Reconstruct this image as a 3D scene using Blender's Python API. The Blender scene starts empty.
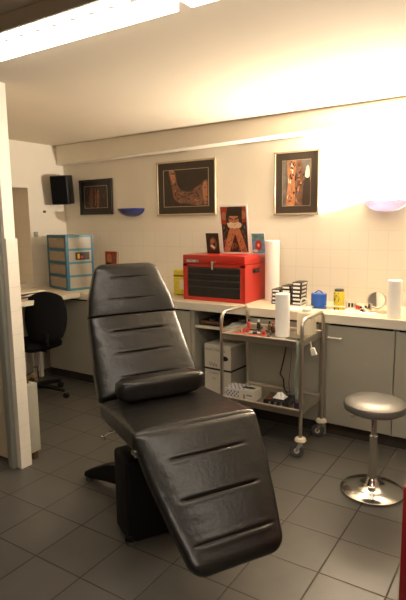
import bpy, bmesh, math, random
from mathutils import Vector, Matrix, noise
random.seed(7)
PI = math.pi
C = bpy.context.scene.collection
S = bpy.context.scene

# ------------------------------------------------------------------ camera
cam_d = bpy.data.cameras.new('camera'); cam = bpy.data.objects.new('camera', cam_d); C.objects.link(cam)
yaw, pit, roll = 0.576, 0.149, -0.014
fw = Vector((-math.sin(yaw) * math.cos(pit), math.cos(yaw) * math.cos(pit), -math.sin(pit)))
rt = Vector((math.cos(yaw), math.sin(yaw), 0)); up = rt.cross(fw)
r2 = rt * math.cos(roll) + up * math.sin(roll); u2 = r2.cross(fw)
cam.matrix_world = Matrix(((r2.x, u2.x, -fw.x, 0), (r2.y, u2.y, -fw.y, 0), (r2.z, u2.z, -fw.z, 1.57), (0, 0, 0, 1)))
cam_d.sensor_fit = 'VERTICAL'; cam_d.sensor_height = 24.0; cam_d.lens = 520.9 / 600 * 24
cam_d.clip_start = 0.02
S.camera = cam

# ------------------------------------------------------------------ world, exposure, large lights
w = bpy.data.worlds.new('world'); S.world = w; w.use_nodes = True
w.node_tree.nodes['Background'].inputs[0].default_value = (0.9, 0.75, 0.6, 1)
w.node_tree.nodes['Background'].inputs[1].default_value = 0.03
vs = S.view_settings
vs.view_transform = 'Standard'; vs.look = 'None'; vs.exposure = 0.26; vs.gamma = 1.0; vs.use_curve_mapping = False
TUBE_POWER = 8.5         # emission of the fluorescent diffusers
NEAR_FILL_POWER = 26.0   # added unseen fitting near the camera, stronger to brighten the right side
SCONCE_WATTS = 250.0      # the lit wall bowl

# ------------------------------------------------------------------ materials
def mat(name, col, rough=0.5, metal=0.0, spec=0.5, noise_amt=0.0, noise_scale=8.0, bump=0.0, bump_scale=60.0, rough_var=0.0,
        coat=0.0, trans=0.0, emit=None, emit_s=0.0, sss=0.0, alpha=1.0):
    m = bpy.data.materials.new(name); m.use_nodes = True
    nt = m.node_tree; b = nt.nodes['Principled BSDF']
    b.inputs['Roughness'].default_value = rough; b.inputs['Metallic'].default_value = metal
    b.inputs['Specular IOR Level'].default_value = spec
    b.inputs['Coat Weight'].default_value = coat; b.inputs['Transmission Weight'].default_value = trans
    b.inputs['Alpha'].default_value = alpha
    c = (*col, 1)
    b.inputs['Base Color'].default_value = c
    if emit: b.inputs['Emission Color'].default_value = (*emit, 1); b.inputs['Emission Strength'].default_value = emit_s
    tc = nt.nodes.new('ShaderNodeTexCoord')
    nz = nt.nodes.new('ShaderNodeTexNoise'); nz.inputs['Scale'].default_value = noise_scale; nz.inputs['Detail'].default_value = 5
    nt.links.new(tc.outputs['Object'], nz.inputs['Vector'])
    if noise_amt or True:
        amt = noise_amt or 0.04
        mr = nt.nodes.new('ShaderNodeMapRange'); mr.inputs['To Min'].default_value = 1 - amt; mr.inputs['To Max'].default_value = 1 + amt
        nt.links.new(nz.outputs['Fac'], mr.inputs['Value'])
        mx = nt.nodes.new('ShaderNodeVectorMath'); mx.operation = 'SCALE'; mx.inputs[0].default_value = col
        nt.links.new(mr.outputs[0], mx.inputs['Scale']); nt.links.new(mx.outputs[0], b.inputs['Base Color'])
    if rough_var:
        m2 = nt.nodes.new('ShaderNodeMapRange'); m2.inputs['To Min'].default_value = rough - rough_var; m2.inputs['To Max'].default_value = rough + rough_var
        nt.links.new(nz.outputs['Fac'], m2.inputs['Value']); nt.links.new(m2.outputs[0], b.inputs['Roughness'])
    if bump:
        n2 = nt.nodes.new('ShaderNodeTexNoise'); n2.inputs['Scale'].default_value = bump_scale; n2.inputs['Detail'].default_value = 4
        nt.links.new(tc.outputs['Object'], n2.inputs['Vector'])
        bp = nt.nodes.new('ShaderNodeBump'); bp.inputs['Strength'].default_value = bump; bp.inputs['Distance'].default_value = 0.01
        nt.links.new(n2.outputs['Fac'], bp.inputs['Height']); nt.links.new(bp.outputs[0], b.inputs['Normal'])
    return m

def grid_nodes(nt, axes, size, offs, width):
    """1 on the joints of a square grid laid over two world axes; also the per-tile random value"""
    g = nt.nodes.new('ShaderNodeNewGeometry'); sp = nt.nodes.new('ShaderNodeSeparateXYZ'); nt.links.new(g.outputs['Position'], sp.inputs[0])
    outs = []; fl = []
    for a, s, o in zip(axes, size, offs):
        sb = nt.nodes.new('ShaderNodeMath'); sb.operation = 'SUBTRACT'; nt.links.new(sp.outputs[a], sb.inputs[0]); sb.inputs[1].default_value = o
        dv = nt.nodes.new('ShaderNodeMath'); dv.operation = 'DIVIDE'; nt.links.new(sb.outputs[0], dv.inputs[0]); dv.inputs[1].default_value = s
        f = nt.nodes.new('ShaderNodeMath'); f.operation = 'FLOOR'; nt.links.new(dv.outputs[0], f.inputs[0]); fl.append(f)
        pp = nt.nodes.new('ShaderNodeMath'); pp.operation = 'PINGPONG'; nt.links.new(dv.outputs[0], pp.inputs[0]); pp.inputs[1].default_value = 0.5
        mr = nt.nodes.new('ShaderNodeMapRange'); mr.inputs['From Min'].default_value = width / s * 0.35; mr.inputs['From Max'].default_value = width / s * 0.65
        mr.inputs['To Min'].default_value = 1; mr.inputs['To Max'].default_value = 0
        nt.links.new(pp.outputs[0], mr.inputs['Value']); outs.append(mr)
    mx = nt.nodes.new('ShaderNodeMath'); mx.operation = 'MAXIMUM'; nt.links.new(outs[0].outputs[0], mx.inputs[0]); nt.links.new(outs[1].outputs[0], mx.inputs[1])
    cb = nt.nodes.new('ShaderNodeCombineXYZ'); nt.links.new(fl[0].outputs[0], cb.inputs[0]); nt.links.new(fl[1].outputs[0], cb.inputs[1])
    wn = nt.nodes.new('ShaderNodeTexWhiteNoise'); nt.links.new(cb.outputs[0], wn.inputs['Vector'])
    return mx.outputs[0], wn.outputs['Value'], g, sp

def floor_mat():
    m = bpy.data.materials.new('grey_floor_tiles'); m.use_nodes = True; nt = m.node_tree; b = nt.nodes['Principled BSDF']
    j, rnd, g, sp = grid_nodes(nt, (0, 1), (.2967, .2967), (-.744, 2.066), .007)
    n = nt.nodes.new('ShaderNodeTexNoise'); n.inputs['Scale'].default_value = 9; n.inputs['Detail'].default_value = 6
    nt.links.new(g.outputs['Position'], n.inputs['Vector'])
    n3 = nt.nodes.new('ShaderNodeTexNoise'); n3.inputs['Scale'].default_value = 1.7; nt.links.new(g.outputs['Position'], n3.inputs['Vector'])
    add = nt.nodes.new('ShaderNodeMath'); add.operation = 'MULTIPLY_ADD'; nt.links.new(rnd, add.inputs[0]); add.inputs[1].default_value = .25; nt.links.new(n.outputs['Fac'], add.inputs[2])
    cr = nt.nodes.new('ShaderNodeMapRange'); cr.inputs['From Min'].default_value = .2; cr.inputs['From Max'].default_value = 1.1
    cr.inputs['To Min'].default_value = .85; cr.inputs['To Max'].default_value = 1.2; nt.links.new(add.outputs[0], cr.inputs['Value'])
    sc = nt.nodes.new('ShaderNodeVectorMath'); sc.operation = 'SCALE'; sc.inputs[0].default_value = FLOOR_COL; nt.links.new(cr.outputs[0], sc.inputs['Scale'])
    jm = nt.nodes.new('ShaderNodeMapRange'); nt.links.new(n3.outputs['Fac'], jm.inputs['Value']); jm.inputs['From Min'].default_value = .4; jm.inputs['From Max'].default_value = .62
    jc = nt.nodes.new('ShaderNodeMixRGB'); jc.inputs[1].default_value = (*GROUT_A, 1); jc.inputs[2].default_value = (*GROUT_B, 1); nt.links.new(jm.outputs[0], jc.inputs[0])
    mx = nt.nodes.new('ShaderNodeMixRGB'); nt.links.new(j, mx.inputs[0]); nt.links.new(sc.outputs[0], mx.inputs[1]); nt.links.new(jc.outputs[0], mx.inputs[2])
    nt.links.new(mx.outputs[0], b.inputs['Base Color'])
    rr = nt.nodes.new('ShaderNodeMapRange'); rr.inputs['To Min'].default_value = .32; rr.inputs['To Max'].default_value = .5; nt.links.new(n.outputs['Fac'], rr.inputs['Value'])
    rj = nt.nodes.new('ShaderNodeMath'); rj.operation = 'MAXIMUM'; nt.links.new(rr.outputs[0], rj.inputs[0])
    j9 = nt.nodes.new('ShaderNodeMath'); j9.operation = 'MULTIPLY'; j9.inputs[1].default_value = .9; nt.links.new(j, j9.inputs[0]); nt.links.new(j9.outputs[0], rj.inputs[1])
    nt.links.new(rj.outputs[0], b.inputs['Roughness'])
    bp = nt.nodes.new('ShaderNodeBump'); bp.invert = True; bp.inputs['Strength'].default_value = .5; bp.inputs['Distance'].default_value = .002
    nt.links.new(j, bp.inputs['Height']); nt.links.new(bp.outputs[0], b.inputs['Normal'])
    return m

def wall_mat(name, axis, tiled=True, paint=(.82, .76, .66), tile=(.82, .77, .68)):
    """painted plaster above 1.48 m, square glazed tiles below"""
    m = bpy.data.materials.new(name); m.use_nodes = True; nt = m.node_tree; b = nt.nodes['Principled BSDF']
    j, rnd, g, sp = grid_nodes(nt, (axis, 2), (.15, .15), (-1.284 if axis == 0 else .03, 1.485), .0045)
    n = nt.nodes.new('ShaderNodeTexNoise'); n.inputs['Scale'].default_value = 3; n.inputs['Detail'].default_value = 5
    nt.links.new(g.outputs['Position'], n.inputs['Vector'])
    mr = nt.nodes.new('ShaderNodeMapRange'); mr.inputs['To Min'].default_value = .95; mr.inputs['To Max'].default_value = 1.04; nt.links.new(n.outputs['Fac'], mr.inputs['Value'])
    pc = nt.nodes.new('ShaderNodeVectorMath'); pc.operation = 'SCALE'; pc.inputs[0].default_value = paint; nt.links.new(mr.outputs[0], pc.inputs['Scale'])
    tj = nt.nodes.new('ShaderNodeMixRGB'); tj.inputs[1].default_value = (*tile, 1); tj.inputs[2].default_value = (*[c * .89 for c in tile], 1); nt.links.new(j, tj.inputs[0])
    lt = nt.nodes.new('ShaderNodeMath'); lt.operation = 'LESS_THAN'; nt.links.new(sp.outputs[2], lt.inputs[0]); lt.inputs[1].default_value = 1.485 if tiled else -9
    mx = nt.nodes.new('ShaderNodeMixRGB'); nt.links.new(lt.outputs[0], mx.inputs[0]); nt.links.new(pc.outputs[0], mx.inputs[1]); nt.links.new(tj.outputs[0], mx.inputs[2])
    nt.links.new(mx.outputs[0], b.inputs['Base Color'])
    rr = nt.nodes.new('ShaderNodeMapRange'); rr.inputs['To Min'].default_value = .85; rr.inputs['To Max'].default_value = .3; nt.links.new(lt.outputs[0], rr.inputs['Value'])
    nt.links.new(rr.outputs[0], b.inputs['Roughness'])
    return m

FLOOR_COL = (.094, .090, .081); GROUT_A = (.035, .03, .024); GROUT_B = (.075, .062, .045)
M = {}
M['floor'] = floor_mat()
M['wall_x'] = wall_mat('plaster_over_tiles_back', 0)
M['wall_y'] = wall_mat('plaster_over_tiles_side', 1)
M['plain'] = wall_mat('cream_plaster', 0, tiled=False)
M['dimwall'] = mat('darkened_unseen_walls', (.35, .31, .26), .9)  # walls out of view, colour darkened to cut their bounce light
M['ceiling'] = mat('ceiling_paint', (.74, .66, .54), .9, noise_amt=.03, noise_scale=2)
M['leather'] = mat('black_leather', (.007, .0065, .006), .31, spec=.55, bump=.12, bump_scale=55, rough_var=.05, noise_scale=14, noise_amt=.2)
M['black'] = mat('black_powder_coat', (.004, .004, .004), .6, spec=.25)
M['blackplastic'] = mat('black_plastic', (.006, .006, .0065), .45)
M['blackfabric'] = mat('black_upholstery', (.006, .006, .007), .95, spec=.1, bump=.3, bump_scale=300)
M['chrome'] = mat('chrome', (.72, .70, .66), .16, 1.0, rough_var=.04)
M['steel'] = mat('brushed_stainless', (.62, .58, .52), .32, 1.0, rough_var=.06, noise_scale=30)
M['stoolseat'] = mat('silver_vinyl', (.20, .195, .185), .36, .55, rough_var=.05)
M['red'] = mat('red_enamel', (.46, .020, .010), .35, coat=.2, noise_amt=.05)
M['darkred'] = mat('dark_red_enamel', (.28, .010, .012), .4)
M['white'] = mat('white_paint', (.82, .80, .74), .5)
M['paper'] = mat('white_paper', (.94, .94, .93), .9, bump=.2, bump_scale=40)
M['creamplastic'] = mat('cream_plastic', (.80, .72, .56), .45)
M['worktop'] = mat('cream_laminate', (.74, .65, .50), .35, noise_amt=.06, noise_scale=20)
M['edge'] = mat('pale_edge_band', (.74, .70, .60), .4)
M['cab'] = mat('grey_beige_laminate', (.37, .36, .30), .5, noise_amt=.04, noise_scale=5)
M['cabin'] = mat('cabinet_inside', (.24, .21, .16), .7)
M['plinth'] = mat('dark_plinth', (.045, .035, .026), .6)
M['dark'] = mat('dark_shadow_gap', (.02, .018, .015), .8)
M['teal'] = mat('teal_plastic', (.012, .12, .21), .35)
M['lteal'] = mat('pale_teal_plastic', (.05, .22, .29), .35)
M['frost'] = mat('frosted_plastic', (.34, .27, .20), .3, noise_amt=.15, noise_scale=25)
M['frostside'] = mat('frosted_plastic_side', (.36, .33, .28), .3, noise_amt=.12, noise_scale=20)
M['blueglass'] = mat('cobalt_glass', (.025, .035, .17), .2, coat=.4)
M['blueplastic'] = mat('blue_plastic', (.02, .11, .50), .35)
M['yellow'] = mat('yellow_plastic', (.72, .62, .05), .45, noise_amt=.25, noise_scale=40)
M['yellowtin'] = mat('yellow_tin', (.70, .60, .06), .4)
M['housing'] = mat('lamp_housing_enamel', (.42, .35, .26), .5)
M['green'] = mat('pale_green_film', (.30, .36, .29), .3)
M['brass'] = mat('aged_brass', (.16, .11, .06), .5, .6)
M['rust'] = mat('rusty_brown', (.10, .05, .02), .8)
M['gilt'] = mat('champagne_frame', (.55, .46, .32), .35, .6)
M['mount'] = mat('dark_brown_mount', (.040, .026, .016), .55)
M['blackframe'] = mat('black_frame', (.012, .009, .008), .4)
M['glass'] = mat('mirror_glass', (.85, .83, .78), .05, 1.0)
M['skin'] = mat('printed_skin', (.20, .085, .045), .5, noise_amt=.85, noise_scale=28)
M['skinlit'] = mat('printed_skin_light', (.46, .19, .085), .5, noise_amt=.45, noise_scale=30)
M['photodark'] = mat('print_dark', (.030, .018, .012), .35, noise_amt=.5, noise_scale=12)
M['photored'] = mat('print_red', (.35, .035, .015), .45, noise_amt=.6, noise_scale=22)
M['photogrey'] = mat('print_grey', (.16, .14, .12), .5, noise_amt=.8, noise_scale=20)
M['photolight'] = mat('print_pale', (.75, .62, .45), .6, noise_amt=.3, noise_scale=60)
M['photoblue'] = mat('print_blue', (.14, .30, .48), .6, noise_amt=.8, noise_scale=40)
M['photogreen'] = mat('print_green', (.10, .28, .12), .6, noise_amt=.6, noise_scale=40)
M['brown'] = mat('brown_plastic', (.12, .055, .03), .5)
M['purple'] = mat('dark_purple_card', (.05, .02, .09), .5)
M['grey'] = mat('grey_trim', (.30, .31, .27), .45)
M['doorleaf'] = mat('cream_door_leaf', (.62, .54, .40), .5)
M['rubber'] = mat('grey_rubber', (.07, .07, .07), .7)
M['tagyellow'] = mat('yellow_sticker', (.75, .48, .03), .5)
M['ink'] = mat('black_ink', (.015, .015, .02), .6)
M['greyink'] = mat('grey_ink', (.25, .24, .23), .6)
M['redplastic'] = mat('red_plastic', (.55, .05, .03), .4)
M['tan'] = mat('tan_sheet', (.55, .42, .26), .8, noise_amt=.3, noise_scale=35)
M['card'] = mat('white_carton', (.66, .62, .54), .7)
M['bluepattern'] = mat('blue_print', (.05, .13, .42), .6)
def emission(name, col, s):
    m = bpy.data.materials.new(name); m.use_nodes = True; nt = m.node_tree; nt.nodes.remove(nt.nodes['Principled BSDF'])
    e = nt.nodes.new('ShaderNodeEmission'); e.inputs[0].default_value = (*col, 1); e.inputs[1].default_value = s
    nt.links.new(e.outputs[0], nt.nodes['Material Output'].inputs[0]); return m
M['tube'] = emission('lit_diffuser', (1.0, .88, .73), TUBE_POWER)
M['near_fill'] = emission('near_fill_emission', (1.0, .88, .74), NEAR_FILL_POWER)
def translucent(name, col, tcol, k):
    m = bpy.data.materials.new(name); m.use_nodes = True; nt = m.node_tree; p = nt.nodes['Principled BSDF']
    p.inputs['Base Color'].default_value = (*col, 1); p.inputs['Roughness'].default_value = .35
    t = nt.nodes.new('ShaderNodeBsdfTranslucent'); t.inputs[0].default_value = (*tcol, 1)
    x = nt.nodes.new('ShaderNodeMixShader'); x.inputs[0].default_value = k
    nt.links.new(p.outputs[0], x.inputs[1]); nt.links.new(t.outputs[0], x.inputs[2]); nt.links.new(x.outputs[0], nt.nodes['Material Output'].inputs[0]); return m
M['lampglass'] = translucent('lavender_opal_glass', (.42, .37, .46), (.60, .54, .68), .06)
M['louvre'] = translucent('grey_prismatic_plastic', (.5, .5, .5), (.30, .29, .27), .95)
M['bulb'] = emission('lit_bulb', (1.0, .86, .66), 12)

# ------------------------------------------------------------------ mesh builder
class MB:
    def __init__(s): s.v = []; s.f = []; s.m = []; s.mats = []
    def mi(s, m):
        if m not in s.mats: s.mats.append(m)
        return s.mats.index(m)
    def add(s, vs, fs, m, T=None):
        o = len(s.v); k = s.mi(m)
        for v in vs:
            v = Vector(v); s.v.append(T @ v if T else v)
        for f in fs: s.f.append([i + o for i in f]); s.m.append(k)
        return s
    def box(s, x0, x1, y0, y1, z0, z1, m, T=None):
        x0, x1 = sorted((x0, x1)); y0, y1 = sorted((y0, y1)); z0, z1 = sorted((z0, z1))
        vs = [(x0, y0, z0), (x1, y0, z0), (x1, y1, z0), (x0, y1, z0), (x0, y0, z1), (x1, y0, z1), (x1, y1, z1), (x0, y1, z1)]
        return s.add(vs, [(0, 3, 2, 1), (4, 5, 6, 7), (0, 1, 5, 4), (1, 2, 6, 5), (2, 3, 7, 6), (3, 0, 4, 7)], m, T)
    def rbox(s, x0, x1, y0, y1, z0, z1, m, r=.01, seg=3, T=None):
        """box with rounded edges"""
        bm = bmesh.new(); bmesh.ops.create_cube(bm, size=1)
        for v in bm.verts: v.co = Vector(((x0 + x1) / 2 + v.co.x * (x1 - x0), (y0 + y1) / 2 + v.co.y * (y1 - y0), (z0 + z1) / 2 + v.co.z * (z1 - z0)))
        bmesh.ops.bevel(bm, geom=bm.edges[:], offset=r, segments=seg, profile=.5, affect='EDGES')
        bm.verts.index_update(); s.add([v.co.copy() for v in bm.verts], [[v.index for v in f.verts] for f in bm.faces], m, T); bm.free(); return s
    def tube(s, pts, r, m, n=10, T=None, closed=False, cap=True):
        pts = [Vector(p) for p in pts]; N = len(pts); rs = r if isinstance(r, (list, tuple)) else [r] * N
        vs = []; fs = []; prev = None
        for i, p in enumerate(pts):
            if closed: t = (pts[(i + 1) % N] - pts[i - 1])
            else: t = pts[min(i + 1, N - 1)] - pts[max(i - 1, 0)]
            t.normalize()
            if prev is None:
                a = Vector((0, 0, 1)) if abs(t.z) < .9 else Vector((1, 0, 0)); prev = t.cross(a).normalized()
            prev = (prev - t * prev.dot(t)).normalized(); q = t.cross(prev)
            for k in range(n):
                a = 2 * PI * k / n; vs.append(p + (prev * math.cos(a) + q * math.sin(a)) * rs[i])
        for i in range(N if closed else N - 1):
            j = (i + 1) % N
            for k in range(n): fs.append((i * n + k, i * n + (k + 1) % n, j * n + (k + 1) % n, j * n + k))
        if cap and not closed: fs.append(list(range(n))[::-1]); fs.append([(N - 1) * n + k for k in range(n)])
        return s.add(vs, fs, m, T)
    def lathe(s, prof, m, n=32, T=None):
        vs = []; fs = []; L = len(prof)
        for k in range(n):
            a = 2 * PI * k / n
            for r, z in prof: vs.append((r * math.cos(a), r * math.sin(a), z))
        for k in range(n):
            k2 = (k + 1) % n
            for i in range(L - 1):
                a, b, c, d = k * L + i, k2 * L + i, k2 * L + i + 1, k * L + i + 1
                if prof[i][0] < 1e-6: fs.append((a, c, d))
                elif prof[i + 1][0] < 1e-6: fs.append((a, b, d))
                else: fs.append((a, b, c, d))
        return s.add(vs, fs, m, T)
    def poly(s, pts, y0, y1, m, T=None):
        """outline in x,z pushed from y0 to y1"""
        n = len(pts); vs = [(x, y0, z) for x, z in pts] + [(x, y1, z) for x, z in pts]
        fs = [list(range(n)), [n + i for i in range(n)][::-1]] + [(i, i + n, (i + 1) % n + n, (i + 1) % n) for i in range(n)]
        return s.add(vs, fs, m, T)
    def build(s, name, parent=None, bevel=0, smooth=True, angle=35):
        me = bpy.data.meshes.new(name); me.from_pydata([tuple(v) for v in s.v], [], s.f)
        for m in s.mats: me.materials.append(M[m])
        me.polygons.foreach_set('material_index', s.m)
        bm = bmesh.new(); bm.from_mesh(me); bmesh.ops.remove_doubles(bm, verts=bm.verts, dist=1e-6)
        bmesh.ops.recalc_face_normals(bm, faces=bm.faces); bm.to_mesh(me); bm.free()
        if smooth:
            me.polygons.foreach_set('use_smooth', [True] * len(me.polygons)); me.set_sharp_from_angle(angle=math.radians(angle))
        o = bpy.data.objects.new(name, me); C.objects.link(o)
        if parent: o.parent = parent
        if bevel:
            md = o.modifiers.new('bevel', 'BEVEL'); md.width = bevel; md.segments = 2; md.limit_method = 'ANGLE'; md.angle_limit = math.radians(40); md.harden_normals = False
        return o
def tag(o, label, cat, group=None):
    o['label'] = label; o['category'] = cat
    if group: o['group'] = group
    return o
def thing(name, label, cat, loc=(0, 0, 0), rz=0, group=None):
    o = bpy.data.objects.new(name, None); C.objects.link(o); o.location = loc; o.rotation_euler = (0, 0, rz); o.empty_display_size = .05
    return tag(o, label, cat, group)
def struct(o): o['kind'] = 'structure'; return o
def dup(root, loc=None, rz=None, label=None, mats=None):
    r = root.copy(); C.objects.link(r)
    if loc is not None: r.location = loc
    if rz is not None: r.rotation_euler = (0, 0, rz)
    if label: r['label'] = label
    for ch in list(root.children):
        c = ch.copy(); C.objects.link(c); c.parent = r
        for g in list(ch.children):
            d = g.copy(); C.objects.link(d); d.parent = c
    return r
def arc(c, r, a0, a1, n, plane='xz'):
    out = []
    for i in range(n + 1):
        a = math.radians(a0 + (a1 - a0) * i / n); x, y = r * math.cos(a), r * math.sin(a)
        out.append(Vector((c[0] + x, c[1], c[2] + y)) if plane == 'xz' else Vector((c[0], c[1] + x, c[2] + y)) if plane == 'yz' else Vector((c[0] + x, c[1] + y, c[2])))
    return out
def Tm(x, y, z, rz=0, rx=0, ry=0): return Matrix.Translation((x, y, z)) @ Matrix.Rotation(rz, 4, 'Z') @ Matrix.Rotation(ry, 4, 'Y') @ Matrix.Rotation(rx, 4, 'X')

# ------------------------------------------------------------------ room shell
XL, YB, ZC, XR, YN = -4.485, 4.12, 2.40, 1.7, -1.6
struct(MB().box(XL - .4, XR + .1, YN - .1, YB + .1, -.1, 0, 'floor').build('floor', smooth=False))
struct(MB().box(XL - .4, XR + .1, YN - .1, YB + .1, ZC, ZC + .1, 'ceiling').build('ceiling', smooth=False))
struct(MB().box(XL - .4, XR + .1, YB, YB + .1, 0, ZC, 'wall_x').build('wall_back', smooth=False))
NY0, NY1, NZ0, NZ1 = 2.75, 3.62, .955, 1.94
lw = MB()
lw.box(XL - .1, XL, YN, NY0, 0, ZC, 'wall_y'); lw.box(XL - .1, XL, NY1, YB, 0, ZC, 'wall_y')
lw.box(XL - .1, XL, NY0, NY1, 0, NZ0, 'wall_y'); lw.box(XL - .1, XL, NY0, NY1, NZ1, ZC, 'wall_y')
lw.box(XL - .4, XL - .1, NY0 - .05, NY0, NZ0 - .05, NZ1 + .05, 'wall_y'); lw.box(XL - .4, XL - .1, NY1, NY1 + .05, NZ0 - .05, NZ1 + .05, 'wall_y')
lw.box(XL - .4, XL - .1, NY0, NY1, NZ0 - .05, NZ0, 'wall_y'); lw.box(XL - .4, XL - .1, NY0, NY1, NZ1, NZ1 + .05, 'wall_y')
struct(lw.build('wall_left', smooth=False))
shutter = MB()
for i in range(20): shutter.rbox(XL - .37, XL - .355, NY0, NY1, NZ0 + i * .0495, NZ0 + i * .0495 + .047, 'tan', r=.004, seg=1)
struct(shutter.build('window_1'))
struct(MB().box(XR, XR + .1, YN, YB, 0, ZC, 'dimwall').build('wall_right', smooth=False))
struct(MB().box(XL, XR, YN - .1, YN, 0, ZC, 'dimwall').build('wall_front', smooth=False))
# boxed beam along the top of the back wall
def beam_y(x): return 4.02 - .036 * (x - XL)
def beam_z(x): return 2.198 + .017 * (x - XL)
bm_v = [(XL, beam_y(XL), beam_z(XL)), (XR, beam_y(XR), beam_z(XR)), (XR, YB, beam_z(XR)), (XL, YB, beam_z(XL)), (XL, beam_y(XL), ZC), (XR, beam_y(XR), ZC), (XR, YB, ZC), (XL, YB, ZC)]
struct(MB().add(bm_v, [(0, 3, 2, 1), (4, 5, 6, 7), (0, 1, 5, 4), (1, 2, 6, 5), (2, 3, 7, 6), (3, 0, 4, 7)], 'plain').build('trim_1', bevel=.004))
# partition whose end shows at the left, tiled low down
pw = MB(); pw.box(XL, -2.745, 2.02, 2.10, 1.485, ZC, 'plain'); pw.box(XL, -2.745, 2.02, 2.10, 2.1, ZC, 'plain')
pw = MB(); pw.box(-2.80, -2.747, 2.02, 2.098, 0, ZC, 'plain'); pw.box(-2.747, -2.745, 2.02, 2.098, 1.485, ZC, 'white'); pw.box(-3.62, -2.80, 2.02, 2.098, 2.06, ZC, 'plain'); pw.box(XL, -3.62, 2.02, 2.098, 0, ZC, 'plain')  # white skin on the upper end face stands in for lamp light on it
pw.box(-2.745, -2.729, 2.018, 2.10, 0, 1.485, 'wall_y')
struct(pw.build('wall_partition', smooth=False))
df = MB(); df.rbox(-2.823, -2.766, 1.985, 2.02, 0, 2.06, 'grey', r=.008); df.rbox(-3.64, -2.766, 1.985, 2.02, 2.06, 2.115, 'grey', r=.008); df.rbox(-3.64, -3.59, 1.985, 2.02, 0, 2.06, 'grey', r=.008)
struct(df.build('trim_2'))
d1 = struct(MB().rbox(-3.59, -2.837, 2.03, 2.07, .03, 2.055, 'doorleaf', r=.004).build('door_1'))
dh = MB(); dh.rbox(-3.56, -3.52, 2.022, 2.03, .95, 1.15, 'steel', r=.003); dh.tube([(-3.54, 2.03, 1.08), (-3.54, 1.98, 1.08), (-3.43, 1.98, 1.08)], .009, 'steel')
dh.build('door_handle', d1)
sk = MB(); sk.box(-2.2, XR, YB - .012, YB, 0, .08, 'plinth')
struct(sk.build('baseboard_back', smooth=False))

# ------------------------------------------------------------------ ceiling lights
def ceiling_light(x0, x1, label, tube='tube'):
    t = thing('fluorescent_ceiling_light', label, 'ceiling light', ((x0 + x1) / 2, 1.56, 2.40), group='fluorescent fittings in a line on the ceiling')
    L = (x1 - x0) / 2
    h = MB(); h.box(-L, L, -.125, .125, -.028, -.002, 'housing'); h.box(-L, L, -.125, -.108, -.064, -.028, 'housing'); h.box(-L, L, .108, .118, -.036, -.028, 'white')
    h.box(-L, -L + .012, -.108, .108, -.04, -.028, 'white'); h.box(L - .012, L, -.108, .108, -.04, -.028, 'white')
    h.build('housing', t, bevel=.003)
    d = MB(); d.box(-L + .014, L - .014, -.105, .105, -.07, -.03, tube); d.build('diffuser', t, smooth=False)
    g = MB()
    n = 12; pts = [(-L + .02, -.056)]; step = (2 * L - .08) / n
    for i in range(n):
        x = -L + .04 + step * (i + .5)
        pts += [(x - .018, -.056), (x, -.082), (x + .018, -.056)]
    pts += [(L - .02, -.056), (L - .02, -.054), (-L + .02, -.054)]
    g.add([(x, y, z) for z in (-.0722, -.0714) for x, y in pts], [list(range(len(pts))), [len(pts) + q for q in range(len(pts))][::-1]] + [(q, q + len(pts), (q + 1) % len(pts) + len(pts), (q + 1) % len(pts)) for q in range(len(pts))], 'louvre')
    g.build('louvre', t, smooth=False)
    return t
ceiling_light(-2.41, -1.155, 'long lit fluorescent ceiling light crossing the top left of the picture')
ceiling_light(-1.125, .13, 'second lit fluorescent light, only its corner showing at the top edge')
ceiling_light(.16, 1.415, 'added third fluorescent fill light of the ceiling line, beyond the right edge of the picture')  # unseen fitting added to lift the floor and cabinets at right
near_fill_light = ceiling_light(.15, 1.405, 'added fill light on the ceiling nearer the camera, outside the picture', 'near_fill')  # made-up fitting, put in to light the cabinet fronts and right foreground
near_fill_light.location.y = -.5

# ------------------------------------------------------------------ wall bowls
def bowl(name, label, x, m, r=.155):
    t = thing(name, label, 'wall lamp', (x, YB, 1.628))
    b = MB(); vs = []; fs = []; nu, nv = 20, 8
    for sh, k in ((1, 0), (.93, 1)):
        for j in range(nv + 1):
            ph = (PI / 2) * j / nv
            for i in range(nu + 1):
                th = PI + PI * i / nu
                rr = r * math.sin(ph) * sh; vs.append((rr * math.cos(th), rr * .85 * math.sin(th) - .002, .085 * (1 - math.cos(ph)) * 1.0 + (.006 if k else 0) * (1 - j / nv)))
    n1 = (nv + 1) * (nu + 1)
    for k in (0, 1):
        for j in range(nv):
            for i in range(nu):
                a = k * n1 + j * (nu + 1) + i; fs.append((a, a + 1, a + nu + 2, a + nu + 1))
    for i in range(nu):
        a = nv * (nu + 1) + i; fs.append((a, a + 1, a + 1 + n1, a + n1))
    b.add(vs, fs, m); b.build('glass_bowl', t)
    MB().box(-.06, .06, -.012, 0, .01, .08, 'white').build('mounting_plate', t)
    return t
bowl('wall_sconce', 'unlit cobalt blue half-bowl wall lamp right of the smallest picture', -3.515, 'blueglass', .16)
ls = bowl('wall_sconce', 'lit pale lavender half-bowl wall lamp on the glaring right wall', -1.01, 'lampglass', .16)
MB().lathe([(0, .012), (.012, .014), (.014, .04), (.010, .06), (0, .066)], 'bulb', 12, T=Tm(0, -.062, 0)).build('bulb', ls)
ld = bpy.data.lights.new('sconce_light', 'POINT'); ld.energy = SCONCE_WATTS; ld.color = (1, .86, .67); ld.shadow_soft_size = .045
lo = bpy.data.objects.new('sconce_light', ld); C.objects.link(lo); lo.parent = ls; lo.location = (0, -.070, .098)

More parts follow.
